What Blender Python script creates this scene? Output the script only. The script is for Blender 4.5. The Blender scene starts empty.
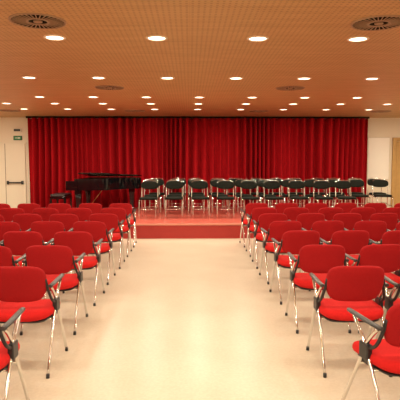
import bpy, bmesh, math, random
from mathutils import Vector, Matrix
random.seed(7)
scene = bpy.context.scene
try:
    scene.view_settings.view_transform = 'Standard'
except Exception: pass

# ------------------------------------------------------------------ materials
def mat(name, col, rough=0.5, metal=0.0, spec=0.5, coat=0.0, emis=None, estr=0.0, noise=None, bump=None, sheen=0.0):
    m = bpy.data.materials.new(name); m.use_nodes = True
    nt = m.node_tree; b = nt.nodes['Principled BSDF']
    b.inputs['Base Color'].default_value = (*col, 1)
    b.inputs['Roughness'].default_value = rough
    b.inputs['Metallic'].default_value = metal
    b.inputs['Specular IOR Level'].default_value = spec
    b.inputs['Coat Weight'].default_value = coat
    b.inputs['Coat Roughness'].default_value = 0.03
    b.inputs['Sheen Weight'].default_value = sheen
    if emis:
        b.inputs['Emission Color'].default_value = (*emis, 1)
        b.inputs['Emission Strength'].default_value = estr
    tc = nt.nodes.new('ShaderNodeTexCoord')
    if noise:
        sc, amt = noise
        n = nt.nodes.new('ShaderNodeTexNoise'); n.inputs['Scale'].default_value = sc
        n.inputs['Detail'].default_value = 4
        nt.links.new(tc.outputs['Object'], n.inputs['Vector'])
        mx = nt.nodes.new('ShaderNodeMix'); mx.data_type = 'RGBA'
        mx.inputs[6].default_value = (*[c*(1-amt) for c in col], 1)
        mx.inputs[7].default_value = (*[min(1, c*(1+amt)) for c in col], 1)
        nt.links.new(n.outputs['Fac'], mx.inputs[0])
        nt.links.new(mx.outputs[2], b.inputs['Base Color'])
    if bump:
        sc, st = bump
        n = nt.nodes.new('ShaderNodeTexNoise'); n.inputs['Scale'].default_value = sc
        nt.links.new(tc.outputs['Object'], n.inputs['Vector'])
        bp = nt.nodes.new('ShaderNodeBump'); bp.inputs['Strength'].default_value = st
        bp.inputs['Distance'].default_value = 0.01
        nt.links.new(n.outputs['Fac'], bp.inputs['Height'])
        nt.links.new(bp.outputs['Normal'], b.inputs['Normal'])
    return m

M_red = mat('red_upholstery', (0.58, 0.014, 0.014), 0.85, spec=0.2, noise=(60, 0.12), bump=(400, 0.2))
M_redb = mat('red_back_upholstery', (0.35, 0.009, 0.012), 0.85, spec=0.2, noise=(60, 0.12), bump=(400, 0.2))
M_chrome = mat('chrome', (0.74, 0.73, 0.71), 0.15, metal=1.0)
M_black = mat('black_plastic', (0.014, 0.014, 0.016), 0.4)
M_pad = mat('armrest_grey', (0.04, 0.04, 0.042), 0.35)
M_green = mat('green_upholstery', (0.009, 0.012, 0.009), 0.75, spec=0.12, noise=(30, 0.2))
M_lacquer = mat('black_lacquer', (0.003, 0.003, 0.004), 0.08, coat=0.2, spec=0.3)
M_ivory = mat('ivory_keys', (0.8, 0.77, 0.68), 0.3)
M_brass = mat('brass', (0.7, 0.5, 0.2), 0.3, metal=1.0)
M_wall = mat('cream_wall_paint', (0.78, 0.72, 0.59), 0.7, noise=(2, 0.03))
M_curtain = mat('red_velvet', (0.36, 0.004, 0.009), 0.85, spec=0.15, noise=(6, 0.12))
M_stage = mat('stage_red_linoleum', (0.54, 0.11, 0.08), 0.30, noise=(5, 0.08))
M_stagef = mat('stage_front_red', (0.40, 0.028, 0.022), 0.6, noise=(5, 0.08))
M_nose = mat('stage_nosing', (0.62, 0.24, 0.17), 0.4, noise=(5, 0.05))
M_trim = mat('white_trim', (0.7, 0.66, 0.55), 0.5, noise=(3, 0.03))
M_door = mat('door_cream', (0.76, 0.71, 0.59), 0.5, noise=(3, 0.03))
M_gap = mat('door_gap', (0.25, 0.2, 0.14), 0.7)
M_white = mat('white_board', (0.9, 0.88, 0.82), 0.4, noise=(3, 0.02))
M_wood = mat('wood_frame', (0.52, 0.32, 0.11), 0.5, noise=(8, 0.15))
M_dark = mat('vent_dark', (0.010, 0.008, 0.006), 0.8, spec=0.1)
M_ventm = mat('vent_brown_metal', (0.36, 0.24, 0.14), 0.5)
M_lens = mat('lamp_lens', (1, 0.9, 0.7), 0.4, emis=(1, 0.86, 0.6), estr=6)
M_ring = mat('lamp_ring', (0.85, 0.75, 0.6), 0.3)
M_signg = mat('sign_green', (0.02, 0.22, 0.08), 0.5)

# floor
M_floor = mat('floor_cream_terrazzo', (0.72, 0.64, 0.48), 0.30, spec=0.4)
nt = M_floor.node_tree; b = nt.nodes['Principled BSDF']
tc = nt.nodes.new('ShaderNodeTexCoord')
n1 = nt.nodes.new('ShaderNodeTexNoise'); n1.inputs['Scale'].default_value = 45; n1.inputs['Detail'].default_value = 5
n2 = nt.nodes.new('ShaderNodeTexNoise'); n2.inputs['Scale'].default_value = 1.3
nt.links.new(tc.outputs['Object'], n1.inputs['Vector']); nt.links.new(tc.outputs['Object'], n2.inputs['Vector'])
ad = nt.nodes.new('ShaderNodeMath'); ad.operation = 'ADD'
nt.links.new(n1.outputs['Fac'], ad.inputs[0]); nt.links.new(n2.outputs['Fac'], ad.inputs[1])
cr = nt.nodes.new('ShaderNodeValToRGB')
cr.color_ramp.elements[0].position = 0.7/2; cr.color_ramp.elements[0].color = (0.61, 0.53, 0.41, 1)
cr.color_ramp.elements[1].position = 1.3/2; cr.color_ramp.elements[1].color = (0.72, 0.64, 0.51, 1)
hf = nt.nodes.new('ShaderNodeMath'); hf.operation = 'MULTIPLY'; hf.inputs[1].default_value = 0.5
nt.links.new(ad.outputs[0], hf.inputs[0]); nt.links.new(hf.outputs[0], cr.inputs[0])
nt.links.new(cr.outputs[0], b.inputs['Base Color'])

# ceiling : perforated wood panels
M_ceil = mat('ceiling_perforated_wood', (0.5, 0.27, 0.12), 0.5, spec=0.3)
nt = M_ceil.node_tree; b = nt.nodes['Principled BSDF']
tc = nt.nodes.new('ShaderNodeTexCoord'); sp = nt.nodes.new('ShaderNodeSeparateXYZ')
nt.links.new(tc.outputs['Object'], sp.inputs[0])
def mth(op, a, bb=None):
    n = nt.nodes.new('ShaderNodeMath'); n.operation = op
    for i, v in enumerate((a, bb)):
        if v is None: continue
        if isinstance(v, (int, float)): n.inputs[i].default_value = v
        else: nt.links.new(v, n.inputs[i])
    return n.outputs[0]
def cell(o, s): return mth('SUBTRACT', mth('FRACT', mth('DIVIDE', o, s)), 0.5)
cx = cell(sp.outputs[0], 0.05); cy = cell(sp.outputs[1], 0.05)
d2 = mth('ADD', mth('MULTIPLY', cx, cx), mth('MULTIPLY', cy, cy))
dot = mth('LESS_THAN', d2, 0.05)
sx = mth('GREATER_THAN', mth('ABSOLUTE', cell(sp.outputs[0], 0.6)), 0.493)
sy = mth('GREATER_THAN', mth('ABSOLUTE', cell(sp.outputs[1], 0.6)), 0.485)
seam = mth('MAXIMUM', mth('MULTIPLY', sx, 0.4), sy)
mpg = nt.nodes.new('ShaderNodeMapping'); mpg.inputs['Scale'].default_value = (1, 5, 1)
nt.links.new(tc.outputs['Object'], mpg.inputs[0])
ng = nt.nodes.new('ShaderNodeTexNoise'); ng.inputs['Scale'].default_value = 2; ng.inputs['Detail'].default_value = 5
nt.links.new(mpg.outputs[0], ng.inputs['Vector'])
crc = nt.nodes.new('ShaderNodeValToRGB')
crc.color_ramp.elements[0].position = 0.3; crc.color_ramp.elements[0].color = (0.50, 0.315, 0.135, 1)
crc.color_ramp.elements[1].position = 0.7; crc.color_ramp.elements[1].color = (0.58, 0.375, 0.17, 1)
nt.links.new(ng.outputs['Fac'], crc.inputs[0])
mx = nt.nodes.new('ShaderNodeMix'); mx.data_type = 'RGBA'
nt.links.new(mth('MAXIMUM', mth('MULTIPLY', dot, 0.42), mth('MULTIPLY', seam, 0.2)), mx.inputs[0])
nt.links.new(crc.outputs[0], mx.inputs[6]); mx.inputs[7].default_value = (0.12, 0.06, 0.02, 1)
nt.links.new(mx.outputs[2], b.inputs['Base Color'])

# ------------------------------------------------------------------ mesh builder
class MB:
    def __init__(s): s.bm = bmesh.new(); s.mats = []
    def mi(s, m):
        if m not in s.mats: s.mats.append(m)
        return s.mats.index(m)
    def face(s, vs, k, smooth=False):
        try:
            f = s.bm.faces.new(vs); f.material_index = k; f.smooth = smooth; return f
        except ValueError: return None
    def box(s, lo, hi, m, bev=0.0, M=None):
        k = s.mi(m); t = bmesh.new()
        bmesh.ops.create_cube(t, size=1)
        for v in t.verts:
            v.co = Vector([(lo[i]+hi[i])/2 + v.co[i]*(hi[i]-lo[i]) for i in range(3)])
        if bev > 0: bmesh.ops.bevel(t, geom=t.edges[:], offset=bev, segments=2, affect='EDGES', profile=0.5)
        s.merge(t, k, M)
    def merge(s, t, k, M=None, smooth=False):
        mp = {}
        for v in t.verts:
            co = v.co.copy()
            if M: co = M @ co
            mp[v] = s.bm.verts.new(co)
        for f in t.faces: s.face([mp[v] for v in f.verts], k, smooth)
        t.free()
    def loft(s, rings, m, closed=True, caps=True, smooth=True):
        k = s.mi(m); R = [[s.bm.verts.new(p) for p in r] for r in rings]
        n = len(R[0])
        for a, b2 in zip(R, R[1:]):
            for i in range(n if closed else n-1):
                s.face([a[i], a[(i+1) % n], b2[(i+1) % n], b2[i]], k, smooth)
        if caps:
            s.face(R[0][::-1], k); s.face(R[-1], k)
    def tube(s, pts, r, m, seg=8, rr=None):
        pts = [Vector(p) for p in pts]; rings = []
        up = None
        for i, p in enumerate(pts):
            t = (pts[min(i+1, len(pts)-1)] - pts[max(i-1, 0)]).normalized()
            if up is None:
                up = Vector((1, 0, 0)) if abs(t.x) < 0.9 else Vector((0, 0, 1))
            u = (up - t*up.dot(t)).normalized(); w = t.cross(u); up = u
            q = rr[i] if rr else r
            rings.append([p + u*q*math.cos(2*math.pi*j/seg) + w*q*math.sin(2*math.pi*j/seg) for j in range(seg)])
        s.loft(rings, m)
    def cyl(s, c, r, z0, z1, m, seg=16, r2=None):
        r2 = r if r2 is None else r2
        s.loft([[(c[0]+rr*math.cos(2*math.pi*j/seg), c[1]+rr*math.sin(2*math.pi*j/seg), z) for j in range(seg)]
                for rr, z in ((r, z0), (r2, z1))], m, smooth=False)
    def cushion(s, w, d, t, m, fn, n=4.5, seg=36, puff=0.012):
        rings = []
        def out(sc, z):
            r = []
            for j in range(seg):
                a = 2*math.pi*j/seg; c, si = math.cos(a), math.sin(a)
                x = math.copysign(abs(c)**(2/n), c)*w/2; y = math.copysign(abs(si)**(2/n), si)*d/2
                e = min(w, d)/2*(1-sc)
                x *= sc if sc < 0.8 else 1-e/(w/2)
                y *= sc if sc < 0.8 else 1-e/(d/2)
                r.append(Vector(fn(x, y, z)))
            return r
        h = t/2
        for sc, z in ((0.05, -h-puff*.3), (0.5, -h-puff*.3), (0.9, -h), (0.97, -h*0.75), (1, -h*0.25), (1, h*0.25), (0.97, h*0.75), (0.9, h), (0.7, h+puff*.6), (0.35, h+puff), (0.05, h+puff)):
            rings.append(out(sc, z))
        s.loft(rings, m)
    def mesh(s, name):
        bmesh.ops.recalc_face_normals(s.bm, faces=s.bm.faces[:])
        me = bpy.data.meshes.new(name); s.bm.to_mesh(me); s.bm.free()
        for m in s.mats: me.materials.append(m)
        return me
def obj(name, me, loc=(0, 0, 0), rz=0.0, parent=None):
    o = bpy.data.objects.new(name, me); scene.collection.objects.link(o)
    o.location = loc; o.rotation_euler = (0, 0, rz)
    if parent: o.parent = parent
    return o
def boxobj(name, lo, hi, m, bev=0.0, parent=None):
    b = MB(); c = [(lo[i]+hi[i])/2 for i in range(3)]
    b.box([lo[i]-c[i] for i in range(3)], [hi[i]-c[i] for i in range(3)], m, bev)
    return obj(name, b.mesh(name), c, 0, parent)
def arc(pts, k=4):
    """catmull-rom smooth"""
    P = [Vector(p) for p in pts]; P = [P[0]*2-P[1]] + P + [P[-1]*2-P[-2]]; out = []
    for i in range(1, len(P)-2):
        for j in range(k):
            t = j/k
            out.append(0.5*((2*P[i]) + (P[i+1]-P[i-1])*t + (2*P[i-1]-5*P[i]+4*P[i+1]-P[i+2])*t*t + (-P[i-1]+3*P[i]-3*P[i+1]+P[i+2])*t**3))
    out.append(P[-2]); return out

# ------------------------------------------------------------------ room
XL, XR, YB, YF, H = -7.4, 7.4, -4.0, 14.45, 2.87
boxobj('floor', (XL, YB, -0.1), (XR, YF, 0), M_floor)
bc = MB(); bc.box((XL, YB, H), (XR, YF, H+0.1), M_ceil); obj('ceiling', bc.mesh('ceiling'))
boxobj('wall_back', (XL-.1, YF, -0.1), (XR+.1, YF+0.1, H+0.1), M_wall)
boxobj('wall_left', (XL-.1, YB, -0.1), (XL, YF, H+0.1), M_wall)
boxobj('wall_right', (XR, YB, -0.1), (XR+.1, YF, H+0.1), M_wall)
boxobj('wall_front', (XL-.1, YB-.1, -0.1), (XR+.1, YB, H+0.1), M_wall)
SX0, SX1, SY0, SH = -4.60, 5.12, 10.4, 0.31
b = MB()
b.box((SX0, SY0, 0.0), (SX1, YF-0.005, SH-0.03), M_stagef)
b.box((SX0-.005, SY0-0.015, SH-0.03), (SX1+.005, YF-0.005, SH), M_stage, 0.006)
b.box((SX0-.006, SY0-0.025, SH-0.032), (SX1+.006, SY0+0.03, SH+0.002), M_nose, 0.004)
obj('stage_platform', b.mesh('stage'))
boxobj('baseboard_back', (XL, YF-0.015, 0), (SX0-0.01, YF, 0.09), M_trim)
boxobj('baseboard_back.001', (SX1+0.01, YF-0.015, 0), (5.80, YF, 0.09), M_trim)
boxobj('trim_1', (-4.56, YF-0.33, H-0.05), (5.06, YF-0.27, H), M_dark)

# curtain
b = MB(); k = b.mi(M_curtain)
NX = 1600; x0, x1 = -4.52, 5.03
zs = [SH+0.01, SH+0.3, 1.0, 1.7, 2.3, H-0.12, H-0.05]
rows = [[] for _ in zs]
ph = 0; x = x0
for i in range(NX+1):
    x = x0+(x1-x0)*i/NX
    ph += (x1-x0)/NX*2*math.pi/(0.20+0.05*math.sin(x*2.3)+0.04*math.sin(x*5.1+1))
    for j, z in enumerate(zs):
        t = (z-SH)/(H-SH); amp = 0.11-0.02*t + 0.03*math.sin(x*3.3+2)
        y = YF-0.30 + amp*math.sin(ph+0.25*math.sin(z*1.7+x*1.3)) + 0.02*math.sin(2.1*ph+z)
        rows[j].append(b.bm.verts.new((x, y, z)))
for j in range(len(zs)-1):
    for i in range(NX):
        b.face([rows[j][i], rows[j][i+1], rows[j+1][i+1], rows[j+1][i]], k, True)
obj('stage_curtain', b.mesh('curtain'))

# ------------------------------------------------------------------ doors, boards, signs
e = bpy.data.objects.new('door_1', None); scene.collection.objects.link(e); e.location = (-5.2, YF, 0)
def part(par, name, lo, hi, m, bev=0.0):
    o = boxobj(name, lo, hi, m, bev); o.parent = par
    o.matrix_parent_inverse = Matrix.Translation(-par.location)
    return o
part(e, 'leaf', (-6.15, YF-0.04, 0.01), (-5.27, YF-0.005, 2.12), M_door, 0.002)
part(e, 'leaf_2', (-5.26, YF-0.04, 0.01), (-4.70, YF-0.005, 2.12), M_door, 0.002)
part(e, 'frame_gap', (-5.273, YF-0.042, 0.01), (-5.257, YF-0.005, 2.12), M_gap)
part(e, 'frame_top', (-6.2, YF-0.045, 2.12), (-4.66, YF-0.001, 2.15), M_door)
part(e, 'panic_bar', (-5.22, YF-0.11, 0.99), (-4.76, YF-0.08, 1.03), M_black, 0.005)
part(e, 'bar_mount_1', (-5.22, YF-0.10, 0.96), (-5.17, YF-0.04, 1.06), M_black)
part(e, 'bar_mount_2', (-4.81, YF-0.10, 0.96), (-4.76, YF-0.04, 1.06), M_black)
b = MB(); b.box((-.12, -.03, -.06), (.12, 0, .06), M_dark, .005); b.box((-.11, -.034, -.05), (.11, -.03, .05), M_signg)
b.box((-.07, -.037, -.008), (.03, -.034, .008), M_white)
kk = b.mi(M_white); b.face([b.bm.verts.new(p) for p in ((.03, -.037, -.028), (.08, -.037, 0), (.03, -.037, .028))], kk)
obj('exit_sign', b.mesh('exit_sign'), (-4.90, YF-0.001, 2.28))
b = MB(); b.box((-.11, -.06, -.05), (.11, 0, .05), M_trim, .01); b.box((-.09, -.065, -.03), (.09, -.06, .03), M_black)
obj('emergency_light', b.mesh('emergency_light'), (-4.90, YF-0.001, 2.50))
b = MB(); b.box((-.33, -.03, -.62), (.33, 0, .62), M_trim, .005); b.box((-.305, -.035, -.595), (.305, -.03, .595), M_white)
obj('projection_board', b.mesh('board'), (5.46, YF-0.001, 1.70))
e2 = bpy.data.objects.new('door_2', None); scene.collection.objects.link(e2); e2.location = (6.3, YF, 0)
part(e2, 'jamb_1', (5.86, YF-0.06, 0), (5.97, YF, 2.3), M_wood, .005)
part(e2, 'jamb_2', (6.83, YF-0.06, 0), (6.94, YF, 2.3), M_wood, .005)
part(e2, 'head', (5.97, YF-0.06, 2.2), (6.83, YF, 2.3), M_wood, .005)
part(e2, 'leaf', (5.98, YF-0.04, 0.01), (6.82, YF-0.005, 2.19), M_wood, .005)

# ------------------------------------------------------------------ audience chair (faces +Y)
def red_chair_mesh():
    b = MB()
    def seat(x, y, z):
        drop = -0.035*max(0, (y-0.08)/0.16)**2 + 0.012*(x/0.23)**2
        return (x, y+0.01, 0.440+z+drop)
    b.cushion(0.49, 0.48, 0.07, M_red, seat, n=3.8)
    b.cushion(0.42, 0.40, 0.02, M_black, lambda x, y, z: (x, y+0.01, 0.395+z), n=5, puff=0)
    def back(x, y, z):
        x *= 1 + 0.10*min(0, y)/0.145
        return (x, -0.185 - 0.28*y + z*0.97 + 0.7*x*x, 0.685 + y)
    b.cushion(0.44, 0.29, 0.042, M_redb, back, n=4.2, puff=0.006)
    for s in (-1, 1):
        X = 0.247*s
        b.tube(arc([(X, 0.27, 0.015), (X, 0.14, 0.25), (X, 0.02, 0.46), (X, -0.04, 0.56), (X, -0.13, 0.655)], 4), 0.0115, M_chrome)
        b.tube(arc([(X, -0.27, 0.015), (X, -0.17, 0.22), (X, -0.05, 0.44), (X, 0.03, 0.56), (X, 0.13, 0.655)], 4), 0.0115, M_chrome)
        ys = [-0.17, -0.16, -0.08, 0.02, 0.12, 0.19, 0.205]
        rings = []
        for y, hw, zc in zip(ys, (0.010, 0.017, 0.020, 0.021, 0.021, 0.018, 0.01), (0.668, 0.668, 0.666, 0.668, 0.672, 0.675, 0.672)):
            rings.append([(X+hw*math.cos(a), y, zc+0.012*math.sin(a)) for a in [2*math.pi*j/12 for j in range(12)]])
        b.loft(rings, M_pad)
        b.box((X-0.018, -0.055, 0.435), (X+0.018, 0.04, 0.535), M_black, 0.008)
        b.box((X-s*0.03-0.02, -0.07, 0.395), (X-s*0.03+0.02, 0.05, 0.43), M_black, 0.005)
        b.tube(arc([(X, -0.02, 0.50), (X*0.985, -0.11, 0.55), (X*0.91, -0.145, 0.64), (X*0.87, -0.165, 0.72)], 3), 0.011, M_black)
        for y in (-0.272, 0.272):
            b.tube([(X, y, 0.0), (X, y*0.985, 0.03)], 0.014, M_black)
    b.tube([(-0.245, 0.06, 0.385), (0.245, 0.06, 0.385)], 0.010, M_chrome)
    b.tube([(-0.245, -0.07, 0.385), (0.245, -0.07, 0.385)], 0.010, M_chrome)
    return b.mesh('red_chair')
RC = red_chair_mesh()
backs = [1.78+0.95*i for i in range(9)]
for r, yb in enumerate(backs):
    for c in range(8):
        for side in (-1, 1):
            xx = (-1.31-0.565*c) if side < 0 else (1.255+0.565*c)
            if abs(xx) > 5.4: continue
            rz = random.uniform(-.04, .04); dy = random.uniform(-.02, .02); jx = random.uniform(-.01, .01)
            if side > 0: rz += 0.03
            if side > 0 and r == 1: xx += 0.02+0.02*c; rz = 0.20
            obj('red_armchair', RC, (xx+jx, yb+0.20+dy, 0), rz)

# ------------------------------------------------------------------ choir chairs on stage (face -Y)
def green_chair_mesh():
    b = MB()
    b.cushion(0.41, 0.40, 0.05, M_green, lambda x, y, z: (x, y, 0.445+z), n=3.0)
    b.cushion(0.41, 0.19, 0.03, M_green, lambda x, y, z: (x, 0.235+0.15*y-z-0.6*x*x, 0.74+y), n=2.8, puff=0.004)
    for s in (-1, 1):
        X = 0.19*s
        b.tube(arc([(X, -0.21, 0.0), (X, -0.19, 0.22), (X, -0.17, 0.42)], 3), 0.011, M_chrome)
        b.tube(arc([(X, 0.25, 0.0), (X, 0.20, 0.25), (X, 0.19, 0.45), (X*0.98, 0.22, 0.69), (X*0.9, 0.245, 0.82)], 3), 0.011, M_chrome)
        b.tube([(X, -0.17, 0.41), (X, 0.195, 0.41)], 0.010, M_chrome)
        b.tube([(X, -0.19, 0.2), (X, 0.205, 0.2)], 0.008, M_chrome)
    b.tube(arc([(-0.171, 0.245, 0.82), (-0.12, 0.245, 0.843), (0, 0.262, 0.848), (0.12, 0.245, 0.843), (0.171, 0.245, 0.82)], 3), 0.007, M_chrome)
    b.tube([(-0.19, -0.185, 0.2), (0.19, -0.185, 0.2)], 0.008, M_chrome)
    b.tube([(-0.19, 0.19, 0.41), (0.19, 0.19, 0.41)], 0.010, M_chrome)
    return b.mesh('green_chair')
GC = green_chair_mesh()
for r, (yy, xs, n) in enumerate([(11.60, -0.93, 9), (12.4, -0.96, 11), (13.2, -0.88, 12)]):
    for i in range(n):
        obj('stage_chair', GC, (xs+(0.575 if r < 2 else 0.53)*i+random.uniform(-.03, .04), yy+random.uniform(-.05, .05), SH+0.004), random.uniform(-.18, .18))

# ------------------------------------------------------------------ grand piano
P = bpy.data.objects.new('grand_piano', None); scene.collection.objects.link(P); P.location = (-3.00, 12.85, SH+0.001)
def pobj(name, mb): return obj(name, mb.mesh(name), (0, 0, 0), 0, P)
bent = arc([(0.45, -0.74, 0), (0.72, -0.735, 0), (0.95, -0.62, 0), (1.10, -0.38, 0), (1.25, -0.15, 0), (1.42, -0.02, 0), (1.60, 0.08, 0), (1.71, 0.28, 0), (1.71, 0.5, 0), (1.63, 0.66, 0), (1.43, 0.72, 0)], 5)
def outline(xs, ex=0.0):
    return [Vector((xs, -0.74-ex, 0))] + [Vector((p.x+ex*(p.x > 1), p.y-ex*(p.y < 0.3), 0)) for p in bent] + [Vector((xs, 0.72+ex, 0))]
b = MB(); o_ = outline(0.28); cen = Vector((0.9, 0.1, 0))
def inset(p, q): d = (cen-p); return p + d.normalized()*min(q, d.length)
i_ = [inset(p, 0.05) for p in o_]
b.loft([[(p.x, p.y, z) for p in o_] for z in (0.60, 0.88)] + [[(p.x, p.y, z) for p in i_] for z in (0.88, 0.81)], M_lacquer, caps=False, smooth=False)
kk = b.mi(M_lacquer); b.face([b.bm.verts.new((p.x, p.y, 0.601)) for p in o_], kk)
kk = b.mi(M_brass); b.face([b.bm.verts.new((p.x, p.y, 0.812)) for p in i_], kk)
b.box((0.0, -0.74, 0.60), (0.30, 0.72, 0.67), M_lacquer, .005)
b.box((0.0, -0.74, 0.67), (0.30, -0.66, 0.83), M_lacquer, .012)
b.box((0.0, 0.64, 0.67), (0.30, 0.72, 0.83), M_lacquer, .012)
b.box((0.19, -0.66, 0.67), (0.29, 0.64, 0.88), M_lacquer, .006)
pobj('case', b)
# lid, hinged on the far straight side and slightly raised on its short stick
b = MB(); o_ = outline(0.30, 0.015)
tilt = math.radians(4.6); R = Matrix.Translation((0, 0.73, 0.888)) @ Matrix.Rotation(-tilt, 4, 'X') @ Matrix.Translation((0, -0.73, 0))
b.loft([[R @ Vector((p.x, p.y, z)) for p in o_] for z in (0.0, 0.024)], M_lacquer, smooth=False)
b.tube([(1.00, -0.48, 0.86), (1.00, -0.47, 0.983)], 0.009, M_lacquer)
pobj('lid', b)
b = MB(); b.box((0.04, -0.62, 0.675), (0.185, 0.61, 0.695), M_ivory, .003)
for i in range(52):
    if i % 7 in (0, 1, 3, 4, 5): b.box((0.09, -0.62+0.0236*(i+1)-0.006, 0.695), (0.185, -0.62+0.0236*(i+1)+0.006, 0.705), M_black)
pobj('keyboard', b)
b = MB()
for (x, y) in ((0.28, -0.60), (0.28, 0.58), (1.47, 0.35)):
    b.box((x-.08, y-.08, 0.50), (x+.08, y+.08, 0.60), M_lacquer, .01)
    b.loft([[(x+sx*w, y+sy*w, z) for sx, sy in ((-1, -1), (1, -1), (1, 1), (-1, 1))] for z, w in ((0.51, .07), (0.10, .04), (0.08, .05), (0.06, .05))], M_lacquer, smooth=False)
    b.tube([(x-.02, y, 0.03), (x+.02, y, 0.03)], 0.03, M_brass, 12)
    b.cyl((x, y), 0.012, 0.03, 0.08, M_brass)
pobj('legs', b)
b = MB()
for y in (-0.09, 0.07): b.tube([(0.42, y, 0.61), (0.40, y, 0.14)], 0.014, M_lacquer)
b.box((0.28, -0.14, 0.07), (0.46, 0.12, 0.14), M_lacquer, .008)
for y in (-0.08, -0.01, 0.06): b.box((0.18, y-.012, 0.08), (0.30, y+.012, 0.092), M_brass, .003)
b.tube([(0.42, -0.01, 0.14), (0.78, -0.01, 0.61)], 0.008, M_brass)
pobj('pedal_lyre', b)
# bench
b = MB()
b.cushion(0.42, 0.72, 0.06, M_black, lambda x, y, z: (x, y, 0.45+z), n=6)
b.box((-.20, -.34, .36), (.20, .34, .42), M_lacquer, .005)
for sx in (-1, 1):
    for sy in (-1, 1):
        x, y = sx*.175, sy*.315
        b.loft([[(x+a*w, y+c*w, z) for a, c in ((-1, -1), (1, -1), (1, 1), (-1, 1))] for z, w in ((0.38, .026), (0.0, .018))], M_lacquer, smooth=False)
obj('piano_bench', b.mesh('piano_bench'), (-3.30, 12.85, SH+0.001))

# ------------------------------------------------------------------ ceiling fixtures
b = MB()
def ringpts(r, z, n=24): return [(r*math.cos(2*math.pi*j/n), r*math.sin(2*math.pi*j/n), z) for j in range(n)]
b.loft([ringpts(0.112, 0), ringpts(0.109, -0.008), ringpts(0.092, -0.010), ringpts(0.088, -0.002)], M_ring, caps=False)
k = b.mi(M_lens); vs = [b.bm.verts.new(p) for p in ringpts(0.088, -0.0015)]; b.face(vs, k)
DL = b.mesh('downlight')
S = 1.04
ld = bpy.data.lights.new('downlight_lamp', 'AREA'); ld.shape = 'DISK'; ld.size = 0.165
ld.energy = 11.6; ld.color = (1.0, 0.86, 0.65)
for y, off in ((-3.0, -.326), (-1.0, -.326), (0.95, -.326), (3.1, -.326), (5.25, -.326), (7.7, -.326), (9.95, .18), (11.05, .18), (12.2, .18)):
    for n in range(-6, 7):
        x = (off+n)*S
        if abs(x) > 6.6: continue
        o = obj('ceiling_downlight', DL, (x, y, H-0.0005))
        l = bpy.data.objects.new('lamp', ld); scene.collection.objects.link(l)
        l.parent = o; l.location = (0, 0, -0.014)

b = MB()
b.loft([ringpts(0.25, 0, 48), ringpts(0.248, -0.010, 48), ringpts(0.235, -0.012, 48), ringpts(0.23, -0.004, 48)], M_ventm, caps=False)
k = b.mi(M_dark); b.face([b.bm.verts.new(p) for p in ringpts(0.24, -0.003, 48)], k)
for j in range(32):
    a = 2*math.pi*j/32; t = Matrix.Rotation(a, 4, 'Z')
    b.box((0.10, -0.004, -0.010), (0.23, 0.004, -0.004), M_ventm, M=t)
b.loft([ringpts(0.105, -0.003, 24), ringpts(0.105, -0.012, 24), ringpts(0.085, -0.012, 24), ringpts(0.085, -0.003, 24)], M_ventm, caps=False)
b.loft([ringpts(0.04, -0.003, 24), ringpts(0.04, -0.012, 24), ringpts(0.02, -0.014, 24)], M_ventm)
VT = b.mesh('vent')
for y in (0.5, 4.65, 8.7, 12.6):
    for x in (-1.37, 1.73, -4.45, 4.80):
        obj('ceiling_air_vent', VT, (x, y, H-0.0005))

# ------------------------------------------------------------------ world + camera
w = bpy.data.worlds.new('World'); scene.world = w; w.use_nodes = True
w.node_tree.nodes['Background'].inputs[0].default_value = (1.0, 0.8, 0.6, 1)
w.node_tree.nodes['Background'].inputs[1].default_value = 0.3
cd = bpy.data.cameras.new('camera'); cam = bpy.data.objects.new('camera', cd); scene.collection.objects.link(cam)
cd.sensor_width = 36; cd.lens = 36*500/400
cam.location = (0, 0, 1.6)
cam.rotation_euler = (math.radians(90-4.35), 0, math.radians(-1.15))
scene.camera = cam
